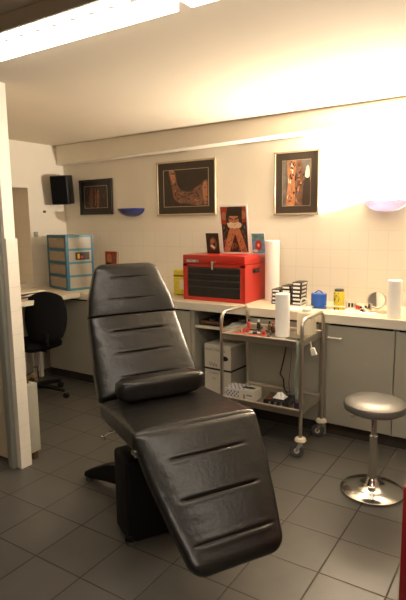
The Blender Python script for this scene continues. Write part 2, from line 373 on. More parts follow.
# ------------------------------------------------------------------ worktops and cabinets
CY = 3.56
wt = MB(); wt.box(XL, 1.69, 3.53, YB, .872, .91, 'worktop'); wt.box(XL, 1.69, 3.522, 3.531, .846, .912, 'edge')
tag(wt.build('worktop', bevel=.003), 'long cream laminate worktop running along the tiled back wall', 'worktop')
dk = MB(); dk.box(XL, -3.70, 2.35, 3.52, .875, .91, 'worktop'); dk.box(-3.702, -3.692, 2.35, 3.52, .87, .912, 'edge')
t = thing('desk', 'cream side desk under the wall niche behind the partition', 'desk', (0, 0, 0))
dk.build('desk_top', t, bevel=.002)
MB().box(-3.74, -3.70, 2.80, 2.84, 0, .875, 'white').build('leg', t); MB().box(-4.30, -4.265, 3.47, 3.505, 0, .875, 'white').build('leg', t)
MB().box(-3.74, -3.70, 2.36, 2.40, 0, .875, 'white').build('leg', t)

def cabinet(x0, x1, label, doors, handle_side=None):
    t = thing('base_cabinet', label, 'cabinet', (0, 0, 0), group='grey-beige base cabinets under the worktop')
    b = MB(); b.box(x0 + .001, x0 + .018, CY, 4.10, .09, .868, 'cab'); b.box(x1 - .018, x1 - .001, CY, 4.10, .09, .868, 'cab'); b.box(x0, x1, CY + .01, 4.10, .09, .108, 'cab')
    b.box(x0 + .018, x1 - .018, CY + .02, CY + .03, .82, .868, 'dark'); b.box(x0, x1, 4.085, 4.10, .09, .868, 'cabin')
    b.build('body', t, smooth=False)
    MB().box(x0, x1, CY + .035, CY + .05, 0, .089, 'plinth').build('plinth', t, smooth=False)
    n = len(doors)
    for i, side in enumerate(doors):
        a = x0 + (x1 - x0) * i / n + .003; c = x0 + (x1 - x0) * (i + 1) / n - .003
        d = MB().rbox(a, c, CY - .02, CY - .001, .10, .828, 'cab', r=.003, seg=1).build('door', t)
        if side:
            hx = a + .06 if side == 'L' else c - .06
            h = MB(); h.tube([(hx - .045, CY - .021, .745), (hx - .045, CY - .045, .745), (hx + .045, CY - .045, .745), (hx + .045, CY - .021, .745)], .006, 'white')
            h.build('handle', d)
    return t
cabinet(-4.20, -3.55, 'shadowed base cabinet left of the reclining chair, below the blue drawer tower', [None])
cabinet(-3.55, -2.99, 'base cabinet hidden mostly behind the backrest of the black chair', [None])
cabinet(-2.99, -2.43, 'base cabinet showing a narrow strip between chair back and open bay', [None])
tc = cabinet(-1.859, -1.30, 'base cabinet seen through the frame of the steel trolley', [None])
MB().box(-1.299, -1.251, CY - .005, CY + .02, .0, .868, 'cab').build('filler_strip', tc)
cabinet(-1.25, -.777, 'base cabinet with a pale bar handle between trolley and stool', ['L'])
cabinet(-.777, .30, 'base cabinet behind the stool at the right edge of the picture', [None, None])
# open bay
t = thing('open_shelf_unit', 'open shelf bay under the red toolbox holding a carton', 'shelf unit')
b = MB(); b.box(-2.43, -2.395, CY - .01, 4.10, .0, .868, 'cab'); b.box(-1.885, -1.86, CY - .01, 4.10, 0, .868, 'cab'); b.box(-2.395, -1.885, 4.08, 4.10, .0, .868, 'cabin')
b.box(-2.395, -1.885, CY + .0, 4.08, .085, .105, 'cab'); b.box(-2.395, -1.885, CY + .03, CY + .045, 0, .085, 'plinth')
b.build('body', t, smooth=False)
MB().box(-2.394, -1.886, CY, 4.08, .695, .716, 'edge').build('shelf', t)

# ------------------------------------------------------------------ items in the open bay
t = thing('cardboard_carton', 'tall white carton with dark strap standing in the open bay', 'box', (-2.19, 3.80, .105), math.radians(-4))
b = MB(); b.rbox(-.135, .135, -.20, .16, 0, .450, 'card', r=.004, seg=1); b.build('carton', t)
b = MB(); b.box(-.137, .137, -.203, .163, .235, .25, 'ink'); b.build('strap', t, smooth=False)
lb = MB(); lb.lathe([(0, 0), (.034, 0), (.034, .002), (0, .002)], 'ink', 24, T=Matrix.Translation((.075, -.2005, .345)) @ Matrix.Scale(1, 4) @ Matrix.Rotation(PI / 2, 4, 'X') @ Matrix.Scale(.6, 4, (0, 1, 0)))
lb.build('oval_mark', t)
def text(body, size, m, parent, loc, rot, name='lettering', ext=.0006, align='LEFT'):
    cu = bpy.data.curves.new(name, 'FONT'); cu.body = body; cu.size = size; cu.extrude = ext; cu.align_x = align; cu.resolution_u = 2
    tmp = bpy.data.objects.new(name, cu); C.objects.link(tmp)
    bpy.context.view_layer.update()
    me = bpy.data.meshes.new_from_object(tmp.evaluated_get(bpy.context.evaluated_depsgraph_get()))
    C.objects.unlink(tmp); bpy.data.objects.remove(tmp)
    me.materials.clear(); me.materials.append(M[m])
    o = bpy.data.objects.new(name, me); C.objects.link(o); o.parent = parent; o.location = loc; o.rotation_euler = rot
    return o
text('HARTMANN', .036, 'greyink', t, (-.12, -.2015, .395), (PI / 2, 0, 0))
text('Vala', .052, 'greyink', t, (-.085, -.2015, .265), (PI / 2, 0, 0))
text('Comfort', .026, 'greyink', t, (-.085, -.2015, .200), (PI / 2, 0, 0))
text('100 St.', .018, 'greyink', t, (-.06, -.2015, .155), (PI / 2, 0, 0))
t = thing('plastic_tray', 'shallow brown tray with oddments on the shelf under the worktop', 'tray', (-2.25, 3.72, .716))
b = MB(); b.box(-.12, .10, -.13, .13, 0, .012, 'brown')
for a in ((-.12, -.112, -.13, .13), (.092, .10, -.13, .13), (-.12, .10, -.13, -.122), (-.12, .10, .122, .13)): b.box(*a, 0, .04, 'brown')
b.build('tray', t)
tag(MB().rbox(-2.31, -2.26, 3.64, 3.72, .7285, .765, 'rubber', r=.006).build('small_box'), 'small dark box lying in the brown tray', 'box')
tag(MB().rbox(-2.24, -2.18, 3.66, 3.70, .7285, .775, 'blackplastic', r=.008).build('small_box'), 'black rounded box at the right of the brown tray', 'box')
b = MB(); vs = []; fs = []; n = 14
for i in range(n + 1):
    for j in range(n + 1):
        x = (i / n - .5); y = (j / n - .5); e = max(0, 1 - (abs(2 * x) ** 3)) * max(0, 1 - abs(2 * y) ** 3)
        vs.append((x * .20, y * .22, .004 + e * (.035 + .03 * noise.noise(Vector((x * 5, y * 5, 2))))))
for i in range(n):
    for j in range(n): a = i * (n + 1) + j; fs.append((a, a + 1, a + n + 2, a + n + 1))
b.add(vs, fs, 'white'); o = tag(b.build('plastic_bag'), 'crumpled white plastic bag on the shelf beside the brown tray', 'bag'); o.location = (-2.02, 3.70, .7135)
md = o.modifiers.new('thick', 'SOLIDIFY'); md.thickness = .002

# ------------------------------------------------------------------ reclining chair
def cushion(name, parent, P0, P1, ws, th, grooves, mtl='leather', pts=None, nl=150, nw=56, crown=.012, round_end=(.03, .03), corner=(.06, .06), nrm_sign=1):
    """padded slab from P0 to P1 (x,z) whose padded face lies on that line; ws = half widths at t=0..1; grooves = (t, half length)"""
    P0 = Vector((P0[0], 0, P0[1])); P1 = Vector((P1[0], 0, P1[1])); d = P1 - P0; L = d.length; d.normalize()
    nrm = Vector((-d.z, 0, d.x)) * nrm_sign
    def hw(t):
        k = t * (len(ws) - 1); i = min(int(k), len(ws) - 2); f = k - i; return ws[i] * (1 - f) + ws[i + 1] * f
    vs = []; fs = []
    ts = [0.5 - .5 * math.cos(PI * i / nl) for i in range(nl + 1)]
    ts = [.35 * a + .65 * i / nl for i, a in enumerate(ts)]
    K = nw * 2
    for t in ts:
        l = t * L
        W = hw(t)
        # rounded plan corners and rounded edge towards the ends
        cs, ce = corner; wi = W; thk = 1.0; inset = 0
        if l < cs: wi = W - cs + math.sqrt(max(0, cs * cs - (cs - l) ** 2)) if cs else W
        if L - l < ce: wi = min(wi, W - ce + math.sqrt(max(0, ce * ce - (ce - (L - l)) ** 2)))
        rs, re = round_end
        e = 1
        if rs and l < rs: e = math.sqrt(max(0, 1 - ((rs - l) / rs) ** 2))
        if re and L - l < re: e = min(e, math.sqrt(max(0, 1 - ((re - (L - l)) / re) ** 2)))
        for k in range(K):
            a = 2 * PI * k / K; ca, sa = math.cos(a), math.sin(a); ex = .24
            px = math.copysign(abs(ca) ** ex, ca); pz = math.copysign(abs(sa) ** (.42), sa)
            if abs(px) > .999: px = math.copysign(1, px)
            y = px * wi
            h = pz * th / 2 * (0.10 + .90 * e) - th / 2
            if sa > 0:
                h += crown * (1 - (y / W) ** 2) * (1 - (2 * t - 1) ** 4) * e
                for gt, gl in grooves:
                    dl = l - gt * L; ax = abs(y) / gl
                    if ax < 1.25:
                        fade = 1 if ax < .85 else max(0, 1 - (ax - .85) / .25); 
                        h -= .0095 * math.exp(-(dl / .0042) ** 2) * fade
                        h += .0016 * math.exp(-((abs(dl) - .016) / .010) ** 2) * fade
                h += .0022 * noise.noise(Vector((l * 7, y * 7, P0.z * 3))) + .0012 * noise.noise(Vector((l * 22, y * 16, 4)))
            vs.append(P0 + d * l + Vector((0, y, 0)) + nrm * h)
    for i in range(len(ts) - 1):
        for k in range(K): a = i * K + k; b_ = i * K + (k + 1) % K; fs.append((a, b_, b_ + K, a + K))
    fs.append(list(range(K))[::-1]); fs.append([(len(ts) - 1) * K + k for k in range(K)])
    return MB().add(vs, fs, mtl).build(name, parent, angle=70)

hd = math.radians(-30)
Uh = Vector((math.cos(hd), math.sin(hd), 0)); Wh = Vector((-math.sin(hd), math.cos(hd), 0))
cho = Uh * -2.6 + Wh * .99
ch = thing('reclining_chair', 'large black leather reclining treatment chair in the middle of the floor', 'chair', cho, hd)
# profile (x towards the feet, z up)
cushion('headrest', ch, (-.210, 1.052), (-.325, 1.345), [.266, .25, .215, .182], .085, [(.30, .11), (.70, .082)], crown=.008, round_end=(.012, .045), corner=(.01, .05), nrm_sign=-1)
cushion('backrest', ch, (.055, .66), (-.216, 1.064), [.295, .29, .275, .262], .095, [(.22, .14), (.50, .15), (.77, .155)], crown=.012, round_end=(.03, .02), corner=(.03, .012), nrm_sign=-1)
cushion('seat', ch, (.05, .662), (.60, .690), [.305, .308, .31], .10, [], crown=.006, round_end=(.03, .03), corner=(.03, .02))
cushion('leg_rest', ch, (.587, .692), (.990, .232), [.312, .288, .250, .205], .075, [(.25, .175), (.53, .18), (.82, .175)], crown=.010, round_end=(.045, .05), corner=(.03, .06))
# steel mechanism below
fr = MB()
for s in (-1, 1):
    fr.box(.02, .56, s * .20 - .015, s * .20 + .015, .53, .565, 'black')
    fr.tube([(-.30, s * .17, 1.16), (-.02, s * .18, .60), (.04, s * .18, .55)], .013, 'black')
    fr.tube([(.56, s * .20, .56), (.66, s * .19, .50), (.88, s * .17, .25)], .012, 'black')
fr.box(.05, .09, -.2, .2, .53, .56, 'black'); fr.box(.48, .52, -.2, .2, .53, .56, 'black')
fr.build('under_frame', ch, bevel=.003)
pd = MB()
pd.rbox(-.13, .22, -.13, .13, .06, .30, 'black', r=.02); pd.rbox(.14, .345, -.265, .265, .012, .44, 'black', r=.02)
for s in (-1, 1): pd.poly([(-.10, .26), (.06, .26), (.46, .54), (.32, .54)], s * .115 - .012, s * .115 + .012, 'black'); pd.poly([(.16, .26), (.26, .24), (.16, .54), (.05, .54)], s * .085 - .01, s * .085 + .01, 'black')
pd.build('pedestal', ch, bevel=.004)
MB().rbox(-.10, .05, -.134, -.128, .245, .275, 'tagyellow', r=.002, seg=1).build('warning_sticker', ch)['label'] = 'yellow sticker'
for sx, sy in ((-1, -1), (-1, 1), (1, -1), (1, 1)):
    tip = Vector((-.455 if sx < 0 else .34, sy * .265, 0)); root = Vector((-.06 if sx < 0 else .12, sy * .06, 0))
    d = (tip - root); n = Vector((-d.y, d.x, 0)).normalized()
    lg = MB(); sec = [(0, .042, .07, .22), (.55, .036, .05, .15), (.86, .03, .025, .085), (1.0, .022, .022, .05)]
    vs = []; fs = []
    for t_, hwid, zb, zt in sec:
        p = root + d * t_
        vs += [p + n * hwid + Vector((0, 0, zb)), p - n * hwid + Vector((0, 0, zb)), p - n * hwid * .8 + Vector((0, 0, zt)), p + n * hwid * .8 + Vector((0, 0, zt))]
    for i in range(3):
        for k in range(4): fs.append((i * 4 + k, i * 4 + (k + 1) % 4, i * 4 + 4 + (k + 1) % 4, i * 4 + 4 + k))
    fs += [(3, 2, 1, 0), (12, 13, 14, 15)]
    lg.add(vs, fs, 'black'); L_ = lg.build('leg', ch, bevel=.006)
    MB().lathe([(0, 0), (.026, 0), (.028, .006), (.024, .024), (0, .026)], 'rubber', 16, T=Tm(tip.x - d.normalized().x * .03, tip.y - d.normalized().y * .03, 0)).build('foot_pad', L_)
lv = MB(); lv.tube([(.24, -.20, .565), (.24, -.31, .560), (.225, -.335, .535)], .006, 'chrome'); lv.lathe([(0, -.012), (.011, -.008), (.011, .012), (0, .016)], 'chrome', 12, T=Tm(.225, -.337, .533))
lv.build('lever', ch)['label'] = 'small chrome adjusting lever'
for s in (-1, 1):
    hg = MB()
    hg.lathe([(0, -.008), (.018, -.008), (.018, .008), (0, .008)], 'chrome' if s < 0 else 'black', 18, T=Tm(.585, s * .30, .60, rx=PI / 2)); 
    hg.box(.55, .60, s * .302 - .004, s * .302 + .004, .58, .60, 'chrome')
    hg.build('hinge', ch)

# lumbar cushion lying on the seat
lc = MB(); vs = []; fs = []; n, K = 48, 32
Tc = Matrix.Translation(cho) @ Matrix.Rotation(hd, 4, 'Z')
for i in range(n + 1):
    t_ = i / n; y = (t_ - .5) * .49; e = (1 - abs(2 * t_ - 1) ** 7) ** .5 if 0 < t_ < 1 else 0
    for k in range(K):
        a = 2 * PI * k / K; pin = 1 + .035 * math.sin(a * 9) * (abs(2 * t_ - 1) ** 5) + .02 * noise.noise(Vector((y * 9, math.cos(a), math.sin(a))))
        sq = (abs(math.cos(a)) ** 4 + abs(math.sin(a)) ** 4) ** (-.25)
        vs.append((.165 + math.cos(a) * .066 * (.25 + .75 * e) * pin * sq * (.96), y, .736 + math.sin(a) * .061 * (.25 + .75 * e) * pin * sq * .96))
for i in range(n):
    for k in range(K): a = i * K + k; b_ = i * K + (k + 1) % K; fs.append((a, b_, b_ + K, a + K))
fs.append(list(range(K))[::-1]); fs.append([n * K + k for k in range(K)])
lc.add(vs, fs, 'leather', T=Tc); tag(lc.build('lumbar_cushion', angle=70), 'black leather bolster cushion lying across the seat against the backrest', 'cushion')

# ------------------------------------------------------------------ steel trolley
x0, x1, y0, y1 = -1.868, -1.262, 3.112, 3.503
t = thing('steel_trolley', 'two-tier stainless steel trolley on castors in front of the cabinets', 'trolley', ((x0 + x1) / 2, (y0 + y1) / 2, 0))
hx, hy = (x1 - x0) / 2, (y1 - y0) / 2
for s in (-1, 1):
    pts = [Vector((s * hx, -hy, .115)), Vector((s * hx, -hy, .60))] + [Vector((s * hx, -hy + .06, .875)) + Vector((0, .06 * math.cos(a), .06 * math.sin(a))) for a in [PI - PI / 2 * i / 8 for i in range(9)]]
    pts += [Vector((s * hx, hy - .06, .875)) + Vector((0, .06 * math.cos(a), .06 * math.sin(a))) for a in [PI / 2 - PI / 2 * i / 8 for i in range(9)]] + [Vector((s * hx, hy, .60)), Vector((s * hx, hy, .115))]
    MB().tube(pts, .0125, 'steel', 14).build('end_frame', t)
for z, nm in ((.775, 'top_shelf'), (.308, 'bottom_shelf')):
    b = MB(); b.box(-hx + .012, hx - .012, -hy - .0, hy, z - .004, z, 'steel')
    for yy in (-hy, hy): b.tube([(-hx, yy, z + .012), (hx, yy, z + .012)], .010, 'steel', 10); b.box(-hx, hx, yy - .004, yy + .004, z - .028, z + .006, 'steel')
    for xx in (-hx + .012, hx - .012): b.box(xx - .003, xx + .003, -hy, hy, z - .028, z + .018, 'steel')
    b.build(nm, t)
for sx in (-1, 1):
    for sy in (-1, 1):
        MB().lathe([(0, .112), (.034, .112), (.040, .120), (.034, .136), (.018, .140), (0, .140)], 'creamplastic', 24, T=Tm(sx * hx, sy * hy, 0)).build('bumper_disc', t)
        c = MB(); T = Tm(sx * hx, sy * hy, 0, rz=math.radians(202 if sy < 0 else 192))
        c.tube([(0, 0, .112), (0, 0, .10)], .014, 'chrome', T=T)
        for q in (-1, 1): c.poly([(-.016, .104), (.016, .104), (.036, .045), (.020, .038)], q * .017 - .0015, q * .017 + .0015, 'chrome', T=T)
        c.box(-.016, .016, -.018, .018, .100, .106, 'chrome', T=T)
        cs = c.build('castor', t)
        wmb = MB(); wmb.lathe([(0, -.010), (.024, -.012), (.026, -.014), (.044, -.013), (.048, -.006), (.048, .006), (.044, .013), (.026, .014), (.024, .012), (0, .010)], 'rubber', 28, T=T @ Tm(.024, 0, .048, rx=PI / 2))
        wmb.lathe([(0, -.0155), (.018, -.0155), (.020, 0), (.018, .0155), (0, .0155)], 'creamplastic', 16, T=T @ Tm(.024, 0, .048, rx=PI / 2)); wmb.build('wheel', cs)

def roll(name, label, x, y, z, r, h, core=.02):
    t = thing(name, label, 'paper roll', (x, y, z))
    MB().lathe([(core, h * .98), (core, h), (r - .004, h), (r, h - .004), (r + .0004, h * .66), (r, h * .33), (r, .003), (r - .003, 0), (core, 0), (core, h * .98)], 'paper', 36).build('paper', t)
    MB().lathe([(core - .002, .002), (core - .0005, .002), (core - .0005, h - .001), (core - .002, h - .001), (core - .002, .002)], 'tan', 20).build('core', t)
roll('paper_towel_roll', 'tallest white paper roll standing right of the red toolbox', -1.882, 3.97, .91, .060, .50)
roll('paper_towel_roll', 'white paper roll standing on the top tier of the trolley', -1.475, 3.28, .775, .05, .30)
roll('paper_towel_roll', 'white paper roll standing alone near the right end of the worktop', -.812, 3.63, .91, .046, .255)

# trolley contents
def tmachine(name, label, x, y, z, rz, red):
    t = thing(name, label, 'tattoo machine', (x, y, z), rz)
    MB().box(-.035, .03, -.006, .006, .004, .012, 'steel').box(-.035, -.027, -.006, .006, .004, .05, 'steel').build('frame', t, bevel=.001)
    for xx in (-.012, .010):
        MB().lathe([(0, .012), (.009, .012), (.009, .014), (.0075, .015), (.0075, .036), (.009, .037), (.009, .039), (0, .039)], red, 16, T=Tm(xx, 0, 0)).build('coil', t)
    MB().tube([(.03, 0, .010), (.075, 0, .010), (.10, 0, .010)], [.006, .008, .004], 'steel').tube([(.048, 0, .010), (.08, 0, .010)], .0095, 'blackplastic').build('grip', t)
    return t
tmachine('tattoo_machine', 'small steel tattoo machine with red coils at the left of the trolley top', -1.73, 3.22, .775, .4, 'redplastic')
tmachine('tattoo_machine', 'tattoo machine with black coils in the middle of the trolley clutter', -1.64, 3.30, .775, 2.4, 'blackplastic')
tmachine('tattoo_machine', 'tattoo machine with red coils just left of the paper roll', -1.575, 3.20, .775, -.6, 'redplastic')
def capbottle(x, y, z, r, h, m, cm, label, grp=None):
    t = thing('ink_bottle', label, 'bottle', (x, y, z), group=grp)
    MB().lathe([(0, 0), (r, 0), (r, h * .62), (r * .5, h * .72), (r * .5, h * .76), (0, h * .76)], m, 18).build('bottle', t)
    MB().lathe([(0, h * .76), (r * .6, h * .76), (r * .45, h), (0, h)], cm, 14).build('cap', t)
capbottle(-1.80, 3.40, .775, .014, .07, 'redplastic', 'blackplastic', 'little red ink bottle at the back left of the trolley top')
capbottle(-1.72, 3.40, .775, .014, .075, 'blackplastic', 'white', 'little black ink bottle with white cap on the trolley top')
capbottle(-1.64, 3.42, .775, .013, .065, 'brass', 'blackplastic', 'little brown ink bottle near the back rim of the trolley')
capbottle(-1.585, 3.36, .775, .014, .07, 'photodark', 'redplastic', 'dark ink bottle with red cap behind the trolley paper roll')
tag(MB().rbox(-1.69, -1.54, 3.145, 3.185, .776, .786, 'redplastic', r=.004).build('red_tray'), 'flat red strip tray along the front rim of the trolley', 'tray')
tag(MB().rbox(-1.80, -1.72, 3.145, 3.19, .776, .787, 'redplastic', r=.004).build('red_tray'), 'shorter flat red tray at the left front of the trolley', 'tray')
tag(MB().rbox(-1.60, -1.53, 3.36, 3.44, .775, .80, 'redplastic', r=.006).build('red_box'), 'small red box behind the clutter on the trolley', 'box')
tag(MB().rbox(-1.40, -1.31, 3.14, 3.20, .776, .792, 'blackplastic', r=.005).build('pedal_switch'), 'flat black switch at the front right rim of the trolley', 'switch')
for i, (lab, pts, r) in enumerate((
    ('black cable looped among the machines on the trolley', [(-1.79, 3.25, .782), (-1.74, 3.31, .79), (-1.68, 3.26, .80), (-1.66, 3.35, .79), (-1.60, 3.33, .783), (-1.56, 3.27, .783)], .004),)):
    tag(MB().tube(pts, r, 'blackplastic').build('cable'), lab, 'cable')
tag(MB().tube([(-1.53, 3.47, .745), (-1.53, 3.475, .66), (-1.55, 3.475, .55), (-1.575, 3.47, .44), (-1.56, 3.50, .39), (-1.52, 3.42, .345), (-1.47, 3.36, .34)], .0055, 'blackplastic').build('hanging_cable'),
    'black cable hanging behind the trolley between its tiers', 'cable')
b = MB(); vs = []; fs = []
for i in range(15):
    z = .80 - i * .030
    for k in range(5):
        a = (k / 4 - .5); vs.append((-1.290 + a * .020 + .006 * math.sin(i * .6), 3.098 + .010 * math.sin(k * 2 + i * .4) - .004 * abs(a), z))
for i in range(14):
    for k in range(4): a = i * 5 + k; fs.append((a, a + 1, a + 6, a + 5))
b.add(vs, fs, 'green'); o = b.build('plastic_sleeve'); tag(o, 'pale green plastic sleeve hanging down the front right leg of the trolley', 'sleeve'); md = o.modifiers.new('t', 'SOLIDIFY'); md.thickness = .002
tag(MB().tube([(-1.325, 3.10, .78), (-1.33, 3.098, .65), (-1.345, 3.10, .5), (-1.33, 3.105, .38)], .002, 'purple').build('thin_cord'), 'thin violet cord hanging beside the green sleeve', 'cord')
t = thing('wash_bottle', 'squat cream squeeze bottle with bent white spout on the trolley', 'bottle', (-1.345, 3.40, .775))
MB().rbox(-.058, .058, -.045, .045, 0, .165, 'creamplastic', r=.012).build('bottle', t)
b = MB(); b.lathe([(0, .164), (.032, .164), (.032, .184), (.02, .196), (.008, .20), (0, .20)], 'white', 20)
b.build('cap', t)
MB().tube([(0, 0, .19), (0, 0, .235)] + arc((-.022, 0, .235), .022, 0, 180, 8)[1:] + [Vector((-.046, 0, .21))], .0065, 'white').build('spout', t)
t = thing('spray_nozzle', 'small white spray head hooked on the right end of the trolley', 'nozzle', (-1.2330, 3.22, .70))
MB().poly([(-.01, .03), (.015, .035), (.035, -.01), (.0, -.02)], -.012, .012, 'white').build('head', t, bevel=.003); MB().tube([(0, 0, .02), (-.012, 0, .075)], .004, 'white').build('hook', t)
# glove box
t = thing('glove_box', 'white carton with blue dotted print on the lower trolley tier', 'box', (-1.735, 3.19, .309), math.radians(2))
MB().rbox(-.115, .115, -.065, .065, 0, .080, 'card', r=.003, seg=1).build('carton', t)
b = MB(); rnd = random.Random(3)
for i in range(9):
    for j in range(5):
        if (i + j) % 2: continue
        x = -.108 + i * .016; y = -.055 + j * .024
        b.box(x, x + .012, y, y + .015, .080, .0808, 'bluepattern')
for i in range(8):
    for j in range(4):
        if (i + j) % 2: continue
        b.box(-.112 + i * .014, -.102 + i * .014, -.0658, -.065, .008 + j * .015, .019 + j * .015, 'bluepattern')
b.box(.03, .045, -.0658, -.065, .015, .05, 'greyink'); b.box(.055, .10, -.0658, -.065, .04, .052, 'greyink')
b.build('print', t, smooth=False)
b = MB(); b.lathe([(0, 0), (.05, 0), (.05, .0012), (0, .0012)], 'ink', 20, T=Tm(.045, .0, .0802) @ Matrix.Scale(.45, 4, (0, 1, 0))); b.build('opening', t)
t = thing('power_supply', 'dark boxy power supply with a brown front on the lower trolley tier', 'power supply', (-1.475, 3.235, .309), math.radians(8))
MB().rbox(-.09, .09, -.085, .085, 0, .035, 'blackplastic', r=.006).rbox(-.08, -.03, -.07, .07, .033, .042, 'brown', r=.003).build('case', t)
b = MB()
for k in range(3): b.lathe([(0, 0), (.012, 0), (.010, .012), (0, .012)], 'chrome', 14, T=Tm(-.04 + k * .04, -.085, .018, rx=PI / 2))
b.build('knob', t)
b = MB(); vs = []; fs = []; n = 10
for i in range(n + 1):
    for j in range(n + 1):
        x, y = i / n - .5, j / n - .5; vs.append((x * .085, y * .08, .004 + (.04 * (1 - abs(2 * x) ** 2.5) * (1 - abs(2 * y) ** 2.5)) * (.8 + .5 * noise.noise(Vector((x * 6, y * 6, 0))))))
for i in range(n):
    for j in range(n): a = i * (n + 1) + j; fs.append((a, a + 1, a + n + 2, a + n + 1))
b.add(vs, fs, 'paper'); o = b.build('tissue', smooth=False); o.location = (-1.462, 3.225, .345); tag(o, 'crumpled white tissue lying on the power supply', 'tissue')
md = o.modifiers.new('t', 'SOLIDIFY'); md.thickness = .003
tag(MB().rbox(-1.335, -1.285, 3.165, 3.18, .309, .410, 'purple', r=.003).build('small_carton'), 'small dark purple box upright at the front right corner of the lower tier', 'box')

# ------------------------------------------------------------------ stool
t = thing('bar_stool', 'round silver-seated swivel stool on a chrome disc base', 'stool', (-.735, 2.915, 0))
MB().lathe([(0, 0), (.168, 0), (.178, .006), (.178, .014), (.165, .022), (.10, .030), (.055, .040), (.045, .050), (.036, .075), (.030, .085), (0, .085)], 'chrome', 56).build('base', t)
MB().lathe([(.0, .08), (.024, .08), (.024, .34), (.020, .345), (0, .345)], 'chrome', 24).build('outer_column', t)
MB().lathe([(0, .34), (.015, .34), (.015, .49), (0, .49)], 'chrome', 20).build('gas_lift', t)
MB().lathe([(0, .465), (.05, .480), (.152, .492), (.170, .504), (.174, .522), (.168, .540), (.145, .554), (.08, .560), (0, .562)], 'stoolseat', 56).build('seat', t)
lv = MB(); lv.tube([(0, 0, .468), (-.10, -.035, .452), (-.125, -.045, .445)], .0045, 'chrome'); lv.build('lever', t)

# ------------------------------------------------------------------ red toolbox
def toolbox():
    t = thing('tool_chest', 'glossy red metal tool chest with black drawers on the worktop', 'tool chest', (-2.275, 3.865, .91), 0)
    W, D, H = .30, .205, .385
    b = MB(); b.box(-W, W, D - .01, D, .01, .31, 'red'); b.box(-W, -W + .012, -D, D, .01, .31, 'red'); b.box(W - .012, W, -D, D, .01, .31, 'red')
    b.box(-W, W, -D, D, 0, .012, 'red'); b.box(-W, W, -D, -D + .012, .0, .032, 'red'); b.box(-W, -W + .045, -D, -D + .012, .03, .31, 'red'); b.box(W - .045, W, -D, -D + .012, .03, .31, 'red')
    b.box(-W, W, -D, -D + .012, .285, .31, 'red'); b.box(-W + .012, W - .012, -D + .03, -D + .035, .03, .285, 'dark')
    b.build('body', t, bevel=.002)
    b = MB(); b.rbox(-W - .002, W + .002, -D - .003, D, .311, H, 'red', r=.008, seg=2); b.build('lid', t)
    zs = [.034, .124, .178, .231, .284]
    for i in range(4):
        d = MB(); d.box(-W + .047, W - .047, -D + .001, -D + .03, zs[i] + .002, zs[i + 1] - .002, 'blackplastic'); dr = d.build('drawer', t, bevel=.0015)
        MB().box(-W + .05, W - .05, -D - .004, -D + .002, zs[i + 1] - .010, zs[i + 1] - .004, 'rubber').build('pull_edge', dr, bevel=.001)
    l = MB(); l.lathe([(0, -.004), (.013, -.004), (.013, .006), (0, .006)], 'chrome', 18, T=Tm(.0, -D - .006, .325, rx=PI / 2)); l.rbox(-.010, .010, -D - .016, -D - .002, .265, .315, 'chrome', r=.003, seg=1)
    l.tube([(.012, -D - .006, .328), (.04, -D - .012, .333)], .003, 'chrome'); l.build('lock', t)
    h = MB(); h.box(W, W + .003, -.07, .05, .235, .275, 'blackplastic'); h.rbox(W + .002, W + .014, -.05, .03, .243, .262, 'blackplastic', r=.004, seg=1)
    h.build('side_handle', t)
    s = MB(); s.box(-W + .035, -W + .16, -D - .0042, -D - .003, .322, .345, 'greyink'); nb = s.build('badge', t, smooth=False)
    text('FACOM', .026, 'white', nb, (-W + .042, -D - .0045, .325), (PI / 2, 0, 0))
    return t
toolbox()

# ------------------------------------------------------------------ prints standing on the chest
def print_card(name, label, cat, x, y, z, w, h, lean, rz, art, border=.0, thick=.003, back='paper'):
    t = thing(name, label, cat, (x, y, z), rz)
    R = Matrix.Rotation(-lean, 4, 'X')
    b = MB(); b.box(-w / 2, w / 2, 0, thick, 0, h, back, T=R); b.build('board', t, smooth=False)
    a = MB()
    for k, (pts, m) in enumerate(art):
        e = -.0003 - .00006 * k
        q = [(-w / 2 + border + px * (w - 2 * border), border + pz * (h - 2 * border)) for px, pz in pts]
        a.poly(q, e, e + .0002, m, T=R)
    a.build('print', t, smooth=False)
    return t
full = [(0, 0), (1, 0), (1, 1), (0, 1)]
def ell(cx, cz, rx, rz, n=20, a0=0, a1=360): return [(cx + rx * math.cos(math.radians(a0 + (a1 - a0) * i / n)), cz + rz * math.sin(math.radians(a0 + (a1 - a0) * i / n))) for i in range(n)]
def smooth(p, n=5):
    out = []; N = len(p)
    for i in range(N):
        a, b, c, d = p[i - 1], p[i], p[(i + 1) % N], p[(i + 2) % N]
        for k in range(n):
            t = k / n
            out.append(tuple(.5 * (2 * b[q] + (c[q] - a[q]) * t + (2 * a[q] - 5 * b[q] + 4 * c[q] - d[q]) * t * t + (3 * b[q] - a[q] - 3 * c[q] + d[q]) * t ** 3) for q in (0, 1)))
    return [(min(1, max(0, x)), min(1, max(0, z))) for x, z in out]
def inside(p, poly):
    c = False; j = len(poly) - 1
    for i in range(len(poly)):
        (xi, zi), (xj, zj) = poly[i], poly[j]
        if (zi > p[1]) != (zj > p[1]) and p[0] < (xj - xi) * (p[1] - zi) / (zj - zi) + xi: c = not c
        j = i
    return c
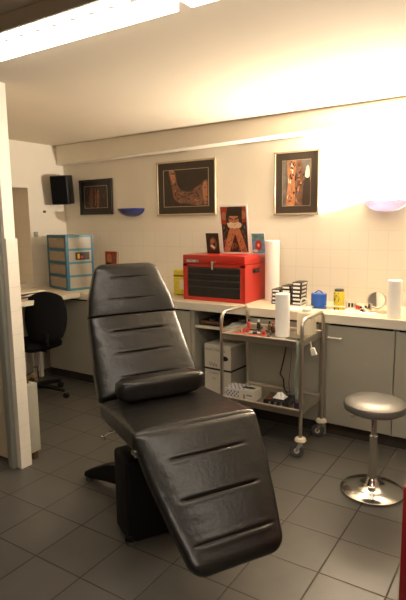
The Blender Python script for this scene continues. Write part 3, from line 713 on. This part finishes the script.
def ink(poly, n, seed, ms=('photodark', 'photogrey', 'brown'), size=.05):
    rr = random.Random(seed); out = []
    while len(out) < n:
        p = (rr.random(), rr.random())
        if not inside(p, poly): continue
        a = rr.uniform(0, PI); l, w_ = rr.uniform(.6, 1.6) * size, rr.uniform(.25, .6) * size; bend = rr.uniform(-.8, .8) * size
        q = []
        for i in range(12):
            th = 2 * PI * i / 12; u, v = l * math.cos(th), w_ * math.sin(th) + bend * math.cos(th) ** 2
            q.append((p[0] + u * math.cos(a) - v * math.sin(a), p[1] + u * math.sin(a) + v * math.cos(a)))
        if all(inside(z, poly) for z in q): out.append((q, rr.choice(ms)))
    return out
portrait = [(full, 'photodark'), ([(0, .62), (.28, .62), (.3, 1), (0, 1)], 'photored'), ([(.72, .66), (1, .66), (1, 1), (.7, 1)], 'photored'),
    (ell(.13, .80, .11, .09), 'skinlit'), (ell(.88, .82, .11, .09), 'skinlit'),
    ([(.22, .40), (.80, .40), (.86, .98), (.62, 1), (.3, 1), (.2, .8)], 'photodark'),
    (ell(.51, .70, .20, .20), 'skinlit'), ([(.30, .80), (.72, .80), (.74, .96), (.5, 1), (.30, .96)], 'photodark'),
    ([(.32, .745), (.48, .71), (.48, .735), (.32, .775)], 'ink'), ([(.54, .71), (.70, .745), (.70, .775), (.54, .735)], 'ink'),
    ([(0, 0), (.26, 0), (.52, .40), (.44, .54), (.30, .50)], 'skinlit'), ([(.98, .0), (.72, 0), (.54, .40), (.60, .54), (.74, .50)], 'skinlit'),
    (ell(.52, .50, .20, .10), 'skinlit'), (ell(.38, .60, .13, .065), 'photolight'), (ell(.66, .60, .15, .065), 'photolight'), (ell(.52, .575, .09, .05), 'photolight'),
    ([(.46, .62), (.52, .585), (.58, .62), (.52, .635)], 'ink')] + [(ell(.27 + .12 * k, .625 + .01 * (k % 2), .035, .03), 'photolight') for k in range(5)]
portrait = portrait[:1] + ink(full, 60, 5, ('photored', 'brown', 'photogrey', 'skin'), .05) + portrait[1:] + ink([(.0, .0), (.3, 0), (.5, .38), (.40, .50)], 12, 2, ('brown', 'photored', 'skin'), .03) + ink([(1, 0), (.72, 0), (.56, .38), (.64, .50)], 12, 3, ('brown', 'photored', 'skin'), .03)
print_card('photo_print', 'large colour photo of a person holding tattooed fists before the face, on the tool chest', 'photograph', -2.205, 3.93, 1.295, .272, .415, math.radians(-8), 0, portrait, border=.014)
p1 = [(full, 'photodark'), (ell(.55, .48, .30, .33), 'skin'), (ell(.5, .60, .16, .12), 'skinlit'), ([(.28, .35), (.6, .2), (.7, .3), (.4, .45)], 'photolight'), (ell(.62, .45, .08, .1), 'photodark')]
print_card('postcard', 'small dark photo postcard left of the large print on the chest', 'postcard', -2.415, 3.90, 1.295, .128, .178, math.radians(-9), 0, p1, border=.003, back='blackplastic')
p2 = [(full, 'photoblue'), (ell(.5, .42, .27, .25), 'photored'), (ell(.5, .42, .16, .15), 'redplastic'), (ell(.3, .85, .2, .1), 'photogreen'), (ell(.75, .78, .18, .09), 'photogreen'), (ell(.25, .14, .2, .08), 'photolight'), (ell(.5, .42, .07, .07), 'photolight')]
print_card('postcard', 'small pale blue postcard with a red flower right of the large print', 'postcard', -1.995, 3.95, 1.295, .125, .178, math.radians(-9), 0, p2, border=.003)
p3 = [(full, 'photored'), (ell(.3, .5, .18, .35), 'skinlit'), (ell(.62, .55, .16, .3), 'skin'), ([(.05, 0), (.5, 0), (.4, .2), (.1, .25)], 'photodark'), ([(.8, 0), (.98, 0), (.98, 1), (.86, 1)], 'photolight')]
print_card('postcard', 'small red postcard stuck on the tiles just above the chair headrest', 'postcard', -3.815, 4.116, 1.12, .20, .155, 0, 0, p3, border=.002)

# ------------------------------------------------------------------ framed pictures
def picture(label, x, z, w, h, frame, mount, fw_, mw, art, tilt=.0, rz=0):
    t = thing('framed_picture', label, 'picture', (x, YB - .006, z), rz)
    R = Matrix.Rotation(tilt, 4, 'X') @ Matrix.Rotation(0, 4, 'Z'); d = .022
    f = MB()
    for a in ((-w / 2, w / 2, -h / 2, -h / 2 + fw_), (-w / 2, w / 2, h / 2 - fw_, h / 2), (-w / 2, -w / 2 + fw_, -h / 2, h / 2), (w / 2 - fw_, w / 2, -h / 2, h / 2)):
        f.box(a[0], a[1], -d, 0, a[2], a[3], frame, T=R)
    f.build('frame', t, bevel=.002)
    MB().box(-w / 2 + fw_, w / 2 - fw_, -.012, -.004, -h / 2 + fw_, h / 2 - fw_, mount, T=R).build('mount', t, smooth=False)
    iw, ih = w - 2 * fw_ - 2 * mw, h - 2 * fw_ - 2 * mw
    a = MB()
    for k, (pts, m) in enumerate([([(-.012, -.012), (1.012, -.012), (1.012, 1.012), (-.012, 1.012)], 'gilt')] + art):
        e = -.0124 - .00006 * k
        a.poly([(-iw / 2 + px * iw, -ih / 2 + pz * ih) for px, pz in pts], e, e + .0002, m, T=R)
    a.build('print', t, smooth=False)
    return t
arm1 = [(full, 'photodark'), ([(.12, 1), (.26, .98), (.32, .60), (.42, .42), (.60, .36), (.76, .50), (.99, .66), (.99, .04), (.70, .02), (.50, .08), (.34, .12), (.22, .28), (.20, .50)], 'skin'),
        ([(.13, 1), (.22, .99), (.26, .72), (.20, .66)], 'skinlit'), ([(.80, .5), (.97, .62), (.97, .12), (.85, .1)], 'skinlit'), ([(.45, .35), (.62, .30), (.60, .12), (.42, .14)], 'photogrey'), ([(.28, .40), (.36, .38), (.34, .2), (.25, .28)], 'photogrey')]
A = smooth([(.12, 1), (.26, .98), (.31, .62), (.40, .46), (.58, .40), (.78, .54), (.985, .68), (.985, .04), (.70, .03), (.50, .08), (.34, .10), (.22, .26), (.19, .50)])
arm1 = [(full, 'photodark'), (A, 'skin'), (smooth([(.13, .99), (.23, .98), (.27, .72), (.21, .66)]), 'skinlit'), (smooth([(.88, .56), (.97, .62), (.97, .12), (.91, .1)]), 'skinlit')] + ink(A, 60, 11, ('photodark', 'photogrey', 'brown', 'skinlit'), .035)
picture('wide framed photo of a tattooed arm on the back wall above the tool chest', -2.842, 1.886, .672, .506, 'gilt', 'mount', .016, .068, arm1)
legs = [(full, 'photogrey'), ([(.14, 0), (.42, 0), (.46, .5), (.50, 1), (.16, 1), (.20, .5)], 'skin'), ([(.46, 0), (.76, 0), (.70, .35), (.74, .7), (.66, 1), (.52, 1), (.50, .5)], 'skin'),
        ([(.2, .62), (.42, .62), (.44, .95), (.22, .95)], 'skinlit'), ([(.74, 0), (1, 0), (1, .58), (.82, .62), (.74, .4)], 'photodark'), ([(.8, .62), (.98, .6), (.98, .86), (.86, .9)], 'photolight'), ([(.5, .02), (.72, .02), (.70, .14), (.52, .16)], 'skinlit')]
B1 = smooth([(.14, 0), (.42, 0), (.47, .3), (.45, .6), (.48, 1), (.18, 1), (.20, .5)]); B2 = smooth([(.47, 0), (.74, 0), (.70, .35), (.74, .7), (.66, 1), (.53, 1), (.50, .5)])
legs = [(full, 'photogrey')] + ink(full, 26, 8, ('photodark', 'photogrey', 'brown'), .07) + [(B1, 'skinlit'), (B2, 'skin')] + ink(B1, 34, 4, ('photodark', 'photogrey', 'brown', 'photolight'), .045) + ink(B2, 30, 6, ('photodark', 'photogrey', 'brown', 'skinlit'), .045) + [(smooth([(.74, 0), (.99, 0), (.99, .56), (.84, .6), (.76, .4)]), 'photodark'), (smooth([(.82, .64), (.96, .62), (.96, .82), (.88, .86)]), 'photolight')]
picture('upright framed photo of tattooed legs between tool chest and lit lamp', -1.732, 1.875, .398, .517, 'gilt', 'mount', .014, .062, legs)
small = [(full, 'photodark'), ([(.2, 0), (.40, 0), (.42, .9), (.30, .95), (.18, .6)], 'skin'), ([(.5, .0), (.66, 0), (.72, .7), (.6, .95), (.5, .6)], 'skin'), ([(.46, .1), (.49, .1), (.5, .9), (.47, .9)], 'skinlit')]
small = [(full, 'photodark'), (smooth([(.24, .05), (.36, .05), (.38, .85), (.30, .9), (.22, .6)]), 'brown'), (smooth([(.54, .05), (.62, .05), (.66, .7), (.6, .85), (.54, .6)]), 'skin'), ([(.47, .1), (.49, .1), (.49, .9), (.475, .9)], 'skinlit')] + ink(full, 24, 9, ('photodark', 'brown'), .05)
picture('small black-framed dark picture beside the speaker in the corner', -4.0, 1.845, .465, .365, 'blackframe', 'blackframe', .02, .05, small)

# ------------------------------------------------------------------ speaker in the corner
t = thing('wall_speaker', 'black loudspeaker bracketed high in the left corner', 'speaker', (-4.315, 3.93, 1.925), math.radians(22))
T = Matrix.Rotation(math.radians(6), 4, 'X')
MB().rbox(-.095, .095, -.075, .08, -.15, .15, 'blackplastic', r=.012, T=T).build('cabinet', t)
MB().rbox(-.088, .088, -.085, -.074, -.14, .14, 'blackfabric', r=.005, T=T).build('grille', t)
MB().tube([(0, .08, .08), (-.02, .12, .12), (-.1, .16, .17)], .010, 'white').build('bracket', t)

# ------------------------------------------------------------------ blue drawer tower
ang = math.atan2(3.561 - 3.699, -3.903 + 4.338)
W, D, H = .445, .295, .545
t = thing('drawer_tower', 'teal framed plastic drawer tower with four frosted drawers in the corner', 'drawer tower', (-4.322, 3.69, .912), ang)
b = MB()
for xx in (0, W - .036): b.box(xx, xx + .036, 0, .03, 0, H, 'teal')
for xx in (0, W - .012): b.box(xx, xx + .012, D - .02, D, 0, H, 'teal')
for i in range(5):
    z = i * (H - .022) / 4; b.box(.012, W - .004, .0, .02, z - (.006 if i else 0), z + .026, 'teal'); b.box(W - .010, W - .001, .02, D - .02, z, z + .022, 'lteal'); b.box(0.001, .010, .02, D - .02, z, z + .022, 'lteal')
    if i in (0, 4): b.box(.01, W - .01, .02, D, z + .004, z + .018, 'teal')
b.box(.01, W - .01, D - .012, D - .006, .0, H - .01, 'frostside')
for xx in (.004, W - .007): b.box(xx, xx + .003, .028, D - .02, .01, H - .01, 'frostside')
b.build('frame', t, bevel=.002)
for i in range(4):
    z0 = i * (H - .022) / 4 + .026; z1 = z0 + (H - .022) / 4 - .03
    d = MB().rbox(.032, W - .032, .004, .016, z0, z1, 'frost', r=.003, seg=1).box(.035, W - .035, .016, D - .03, z0, z0 + .01, 'frost').build('drawer', t)
    MB().rbox(W / 2 - .05, W / 2 + .05, -.012, .004, z1 - .018, z1 - .008, 'frostside', r=.003, seg=1).build('handle', d)
ob = MB().box(W - .006, W + .001, .10, .25, .30, .375, 'photodark').box(W + .0005, W + .0015, .12, .145, .315, .36, 'tagyellow').box(W + .0005, W + .0015, .155, .18, .315, .34, 'redplastic').build('sticker', t, smooth=False)
ob['label'] = 'dark picture sticker on the side of the second drawer from the top'

# ------------------------------------------------------------------ office chair in the alcove
t = thing('office_chair', 'black upholstered swivel office chair in the dim alcove at the left', 'chair', (-3.82, 3.04, 0), math.radians(0))
b = MB(); vs = []; fs = []; n, K = 16, 28
bk = MB()
Tb = Matrix.Translation((.20, -.02, .76)) @ Matrix.Rotation(math.radians(38), 4, 'Z') @ Matrix.Rotation(math.radians(-10), 4, 'X')
def pad(w, h, d, curve, T, m='blackfabric'):
    q = MB(); vs = []; fs = []; nu, nv = 24, 20
    for s in (1, -1):
        for j in range(nv + 1):
            for i in range(nu + 1):
                u, v = 2 * i / nu - 1, 2 * j / nv - 1
                x = u * math.sqrt(1 - v * v / 2 * .75); z = v * math.sqrt(1 - u * u / 2 * .75)
                e = max(0, 1 - max(abs(u), abs(v)) ** 6) ** .5
                vs.append((x * w / 2, s * d / 2 * e + curve * (x * x), z * h / 2))
    n1 = (nu + 1) * (nv + 1)
    for s in (0, 1):
        for j in range(nv):
            for i in range(nu): a = s * n1 + j * (nu + 1) + i; fs.append((a, a + 1, a + nu + 2, a + nu + 1))
    q.add(vs, fs, m, T=T); return q
pad(.37, .45, .06, .05, Tb @ Matrix.Rotation(PI * .0, 4, 'Z')).build('backrest', t)
pad(.47, .45, .08, .0, Tm(-.02, .02, .49) @ Matrix.Rotation(PI / 2, 4, 'X')).build('seat', t)
MB().lathe([(0, .10), (.028, .10), (.028, .28), (.016, .285), (.016, .45), (0, .45)], 'chrome', 18).build('gas_lift', t)
MB().tube([(0, 0, .445), (.19, -.03, .46), (.245, -.05, .52), (.25, -.05, .62)], .014, 'black').build('back_support', t)
MB().tube([(.31, .0, .26)] + [(.31 * math.cos(a), .31 * math.sin(a), .26) for a in [2 * PI * i / 32 for i in range(1, 32)]], .009, 'chrome', closed=True)
for k in range(5):
    a = math.radians(72 * k + 20); c, s = math.cos(a), math.sin(a)
    lg = MB().tube([(0, 0, .105), (c * .15, s * .15, .095), (c * .29, s * .29, .07)], [.026, .02, .014], 'black').build('leg', t)
    MB().lathe([(0, -.018), (.024, -.018), (.027, -.012), (.027, .012), (.024, .018), (0, .018)], 'blackplastic', 18, T=Tm(c * .30, s * .30, .027, rz=a, rx=PI / 2)).tube([(c * .29, s * .29, .04), (c * .29, s * .29, .075)], .008, 'chrome').build('castor', lg)

# ------------------------------------------------------------------ radiator end behind the partition
t = thing('radiator', 'cream flat radiator end with a brass valve behind the tiled partition', 'radiator', (0, 0, 0))
b = MB(); b.rbox(-3.45, -2.750, 2.115, 2.20, .06, .53, 'cab', r=.008)
for k in range(16): b.rbox(-3.44 + k * .042, -3.415 + k * .042, 2.195, 2.207, .09, .50, 'cab', r=.005, seg=1)
b.build('panel', t)
b = MB(); b.tube([(-2.80, 2.16, .52), (-2.80, 2.16, .565), (-2.77, 2.19, .575)], .010, 'brass'); b.lathe([(0, -.02), (.016, -.02), (.02, .015), (.015, .022), (0, .024)], 'brass', 14, T=Tm(-2.765, 2.185, .575, ry=PI / 2))
b.build('valve', t)
for x_ in (-2.785, -3.405): MB().box(x_ - .015, x_ + .015, 2.15, 2.19, 0, .06, 'rust').build('foot', t, bevel=.004)

# ------------------------------------------------------------------ worktop clutter
# black-rimmed cases in three columns
case = None; cols = [(-1.755, 3.775, 4), (-1.672, 3.785, 5), (-1.590, 3.795, 6)]
names = ['left', 'middle', 'right']; lev = ['bottom', 'second', 'third', 'fourth', 'fifth', 'top']
for ci, (cx, cy, nn) in enumerate(cols):
    for k in range(nn):
        pos = 'topmost' if k == nn - 1 else lev[k] + (' case from below' if k else ' case')
        lab = f'black-rimmed case, {pos} in the {names[ci]} column on the worktop'
        if case is None:
            case = thing('storage_case', lab, 'case', (cx, cy, .9105), 0, 'black-rimmed cases stacked on the worktop')
            MB().rbox(-.037, .037, 0, .14, 0, .029, 'blackplastic', r=.003, seg=1).build('shell', case)
            MB().box(-.029, .029, -.0008, .0005, .007, .022, 'paper').box(.0365, .0378, .02, .12, .007, .022, 'card').build('label', case, smooth=False)
            o = case
        else: o = dup(case, (cx, cy, .9105 + k * .0305), 0, lab)
        o.location = (cx + random.uniform(-.003, .003), cy + random.uniform(-.004, .004), .9105 + k * .0305); o.rotation_euler = (0, 0, math.radians(random.uniform(-3, 3) + 3))
# blue pot
t = thing('blue_container', 'blue plastic tub with lid and looped handle on the worktop', 'container', (-1.435, 3.875, .91))
MB().lathe([(0, 0), (.054, 0), (.060, .006), (.060, .092), (.056, .096), (0, .096)], 'blueplastic', 32).build('tub', t)
MB().tube([(-.03, 0, .094)] + [(-.03 + .06 * i / 6, 0, .098 + .018 * math.sin(PI * i / 6)) for i in range(7)] + [(.03, 0, .094)], .005, 'blueplastic').build('handle', t)
# yellow tin
t = thing('yellow_tin', 'yellow tin with a dark emblem and dark lid on the worktop', 'tin', (-1.305, 3.97, .91))
MB().lathe([(0, 0), (.042, 0), (.043, .004), (.043, .105), (.040, .108), (0, .108)], 'yellowtin', 32).build('tin', t)
MB().lathe([(0, .108), (.036, .108), (.036, .122), (.032, .126), (0, .126)], 'rubber', 28).build('lid', t)
b = MB(); vs = []; 
for i in range(20):
    a = 2 * PI * i / 20; th = -PI / 2 + .55 * math.cos(a) - .2; vs.append((.0437 * math.cos(th), .0437 * math.sin(th), .052 + .028 * math.sin(a)))
b.add(vs, [list(range(20))], 'ink'); vs = []
for i in range(8):
    a = 2 * PI * i / 8; th = -PI / 2 + .5 * math.cos(a) - .2; vs.append((.0437 * math.cos(th), .0437 * math.sin(th), .094 + .006 * math.sin(a)))
b.add(vs, [list(range(8))], 'ink'); b.build('emblem', t, smooth=False)
def cup(x, y, r, h, lab, m='white'):
    o = MB().lathe([(0, 0), (r * .8, 0), (r, h), (r - .002, h), (r * .8 - .002, .003), (0, .003)], m, 20).build('small_cup'); o.location = (x, y, .911); tag(o, lab, 'cup')
cup(-1.228, 3.94, .022, .05, 'small white cup just right of the yellow tin')
cup(-1.175, 3.90, .018, .032, 'tiny white pot between the yellow tin and the tool heap')
# tool heap
hp = [(-1.15, 3.86, .3), (-1.11, 3.83, -.5), (-1.075, 3.87, 1.2)]
tmachine('tattoo_machine', 'tattoo machine lying leftmost in the heap before the round mirror', -1.175, 3.85, .911, .3, 'blackplastic')
tmachine('tattoo_machine', 'tattoo machine with red coils lying in the middle of the worktop heap', -1.10, 3.775, .911, -.7, 'redplastic')
tmachine('tattoo_machine', 'tattoo machine lying nearest the foot of the round mirror', -1.035, 3.85, .911, 2.2, 'rubber')
# round mirror
t = thing('round_mirror', 'round chrome shaving mirror leaning on the worktop by the wall', 'mirror', (-1.005, 3.93, .911), math.radians(20))
T = Tm(0, 0, .066, rx=math.radians(-14))
b = MB(); b.tube([T @ Vector((.062 * math.cos(a), 0, .062 * math.sin(a))) for a in [2 * PI * i / 36 for i in range(36)]], .0065, 'steel', closed=True); b.build('rim', t)
MB().lathe([(0, -.004), (.060, -.004), (.060, .004), (0, .004)], 'glass', 36, T=T @ Matrix.Rotation(PI / 2, 4, 'X')).build('mirror_glass', t)
MB().tube([(-.03, .004, .006), (0, .05, .006), (.03, .004, .006)], .004, 'steel').build('stand', t)
# sheets and trays
def sheet(x, y, w, h, rz, m, lab, art=None, name='design_sheet', cat='sheet', z=.912):
    b = MB(); b.box(-w / 2, w / 2, -h / 2, h / 2, 0, .0012, m)
    if art:
        rr = random.Random(int(x * 1000))
        for _ in range(art): a, c = rr.uniform(-.4, .34) * w, rr.uniform(-.4, .34) * h; b.box(a, a + w * rr.uniform(.05, .2), c, c + h * rr.uniform(.04, .15), .0012, .0016, rr.choice(['brown', 'photored', 'greyink', 'tan']))
    o = b.build(name, smooth=False); o.location = (x, y, z); o.rotation_euler = (0, 0, rz); return tag(o, lab, cat)
sheet(-1.06, 3.70, .22, .15, .1, 'paper', 'white sheet with small brown drawings in front of the round mirror', 14)
sheet(-.93, 3.80, .16, .12, -.3, 'tan', 'tan patterned sheet beside the lone paper roll', 12)
sheet(-1.22, 3.72, .13, .10, .5, 'paper', 'small white sheet before the tiny cups', 4)
sheet(-1.55, 3.64, .20, .12, -.1, 'paper', 'blank white sheet at the worktop edge before the stacked cases')
o = MB().rbox(-.12, .12, -.07, .07, 0, .006, 'glass', r=.002, seg=1).build('glass_plate'); o.location = (-1.31, 3.75, .911); o.rotation_euler = (0, 0, .1); tag(o, 'shiny reflective plate lying in front of the yellow tin', 'plate')
# yellow packet
t = thing('yellow_packet', 'yellow printed packet standing left of the red tool chest', 'packet', (-2.70, 3.83, .91), math.radians(4))
MB().rbox(-.085, .085, -.03, .03, 0, .235, 'yellow', r=.008).build('packet', t)
MB().box(-.08, .08, -.0312, -.03, .175, .190, 'brass').build('stripe', t, smooth=False)
MB().box(-.02, .07, -.0312, -.03, .06, .15, 'creamplastic').build('label', t, smooth=False)
MB().box(.0, .03, -.0318, -.030, .02, .0595, 'tagyellow').build('orange_patch', t, smooth=False)
MB().box(-.05, .05, -.0312, -.03, .008, .016, 'ink').build('stripe', t, smooth=False)
# papers on the side desk
k = 0
labs = ['brown magazine at the bottom of the pile on the side desk', 'pale magazine lying second in the pile on the side desk', 'dark brochure third in the pile on the side desk', 'cream open paper on top of the pile on the side desk']
for (m, w_, h_, z, rz) in (('brown', .30, .42, .911, .1), ('paper', .28, .38, .923, -.2), ('photodark', .24, .34, .935, .25), ('creamplastic', .26, .30, .947, -.05)):
    o = MB().box(-w_ / 2, w_ / 2, -h_ / 2, h_ / 2, 0, .011, m).build('magazine', smooth=False); o.location = (-4.02, 3.12, z); o.rotation_euler = (0, 0, rz)
    tag(o, labs[k], 'magazine', 'papers piled on the side desk'); k += 1
# wall switch and little hook on the left wall
tag(MB().rbox(XL, XL + .012, 3.66, 3.71, 1.44, 1.49, 'grey', r=.003).build('light_switch'), 'small grey switch on the left wall beside the niche', 'switch')
tag(MB().lathe([(0, 0), (.014, 0), (.012, .02), (0, .022)], 'brass', 14, T=Tm(XL, 3.815, 1.70, ry=PI / 2)).build('wall_hook'), 'small brown knob on the left wall below the loudspeaker', 'hook')

# ------------------------------------------------------------------ red cabinet at the lower right edge
t = thing('tool_cabinet', 'dark red metal cabinet with black front cut off at the lower right edge', 'cabinet', (-.328, 1.70, 0), math.radians(-3))
b = MB(); b.rbox(0, .62, 0, .60, .06, .70, 'darkred', r=.006, seg=2); b.build('body', t)
for i in range(4):
    z = .09 + i * .145
    d = MB().box(.045, .59, -.004, .0, z, z + .135, 'blackplastic').build('drawer', t, bevel=.001)
    MB().box(.045, .59, -.014, -.003, z + .118, z + .130, 'rubber').build('pull_edge', d)
for xx in (.05, .57):
    for yy in (.55, .05): MB().lathe([(0, -.014), (.03, -.014), (.03, .014), (0, .014)], 'rubber', 18, T=Tm(xx, yy, .03, rx=PI / 2)).build('castor', t)
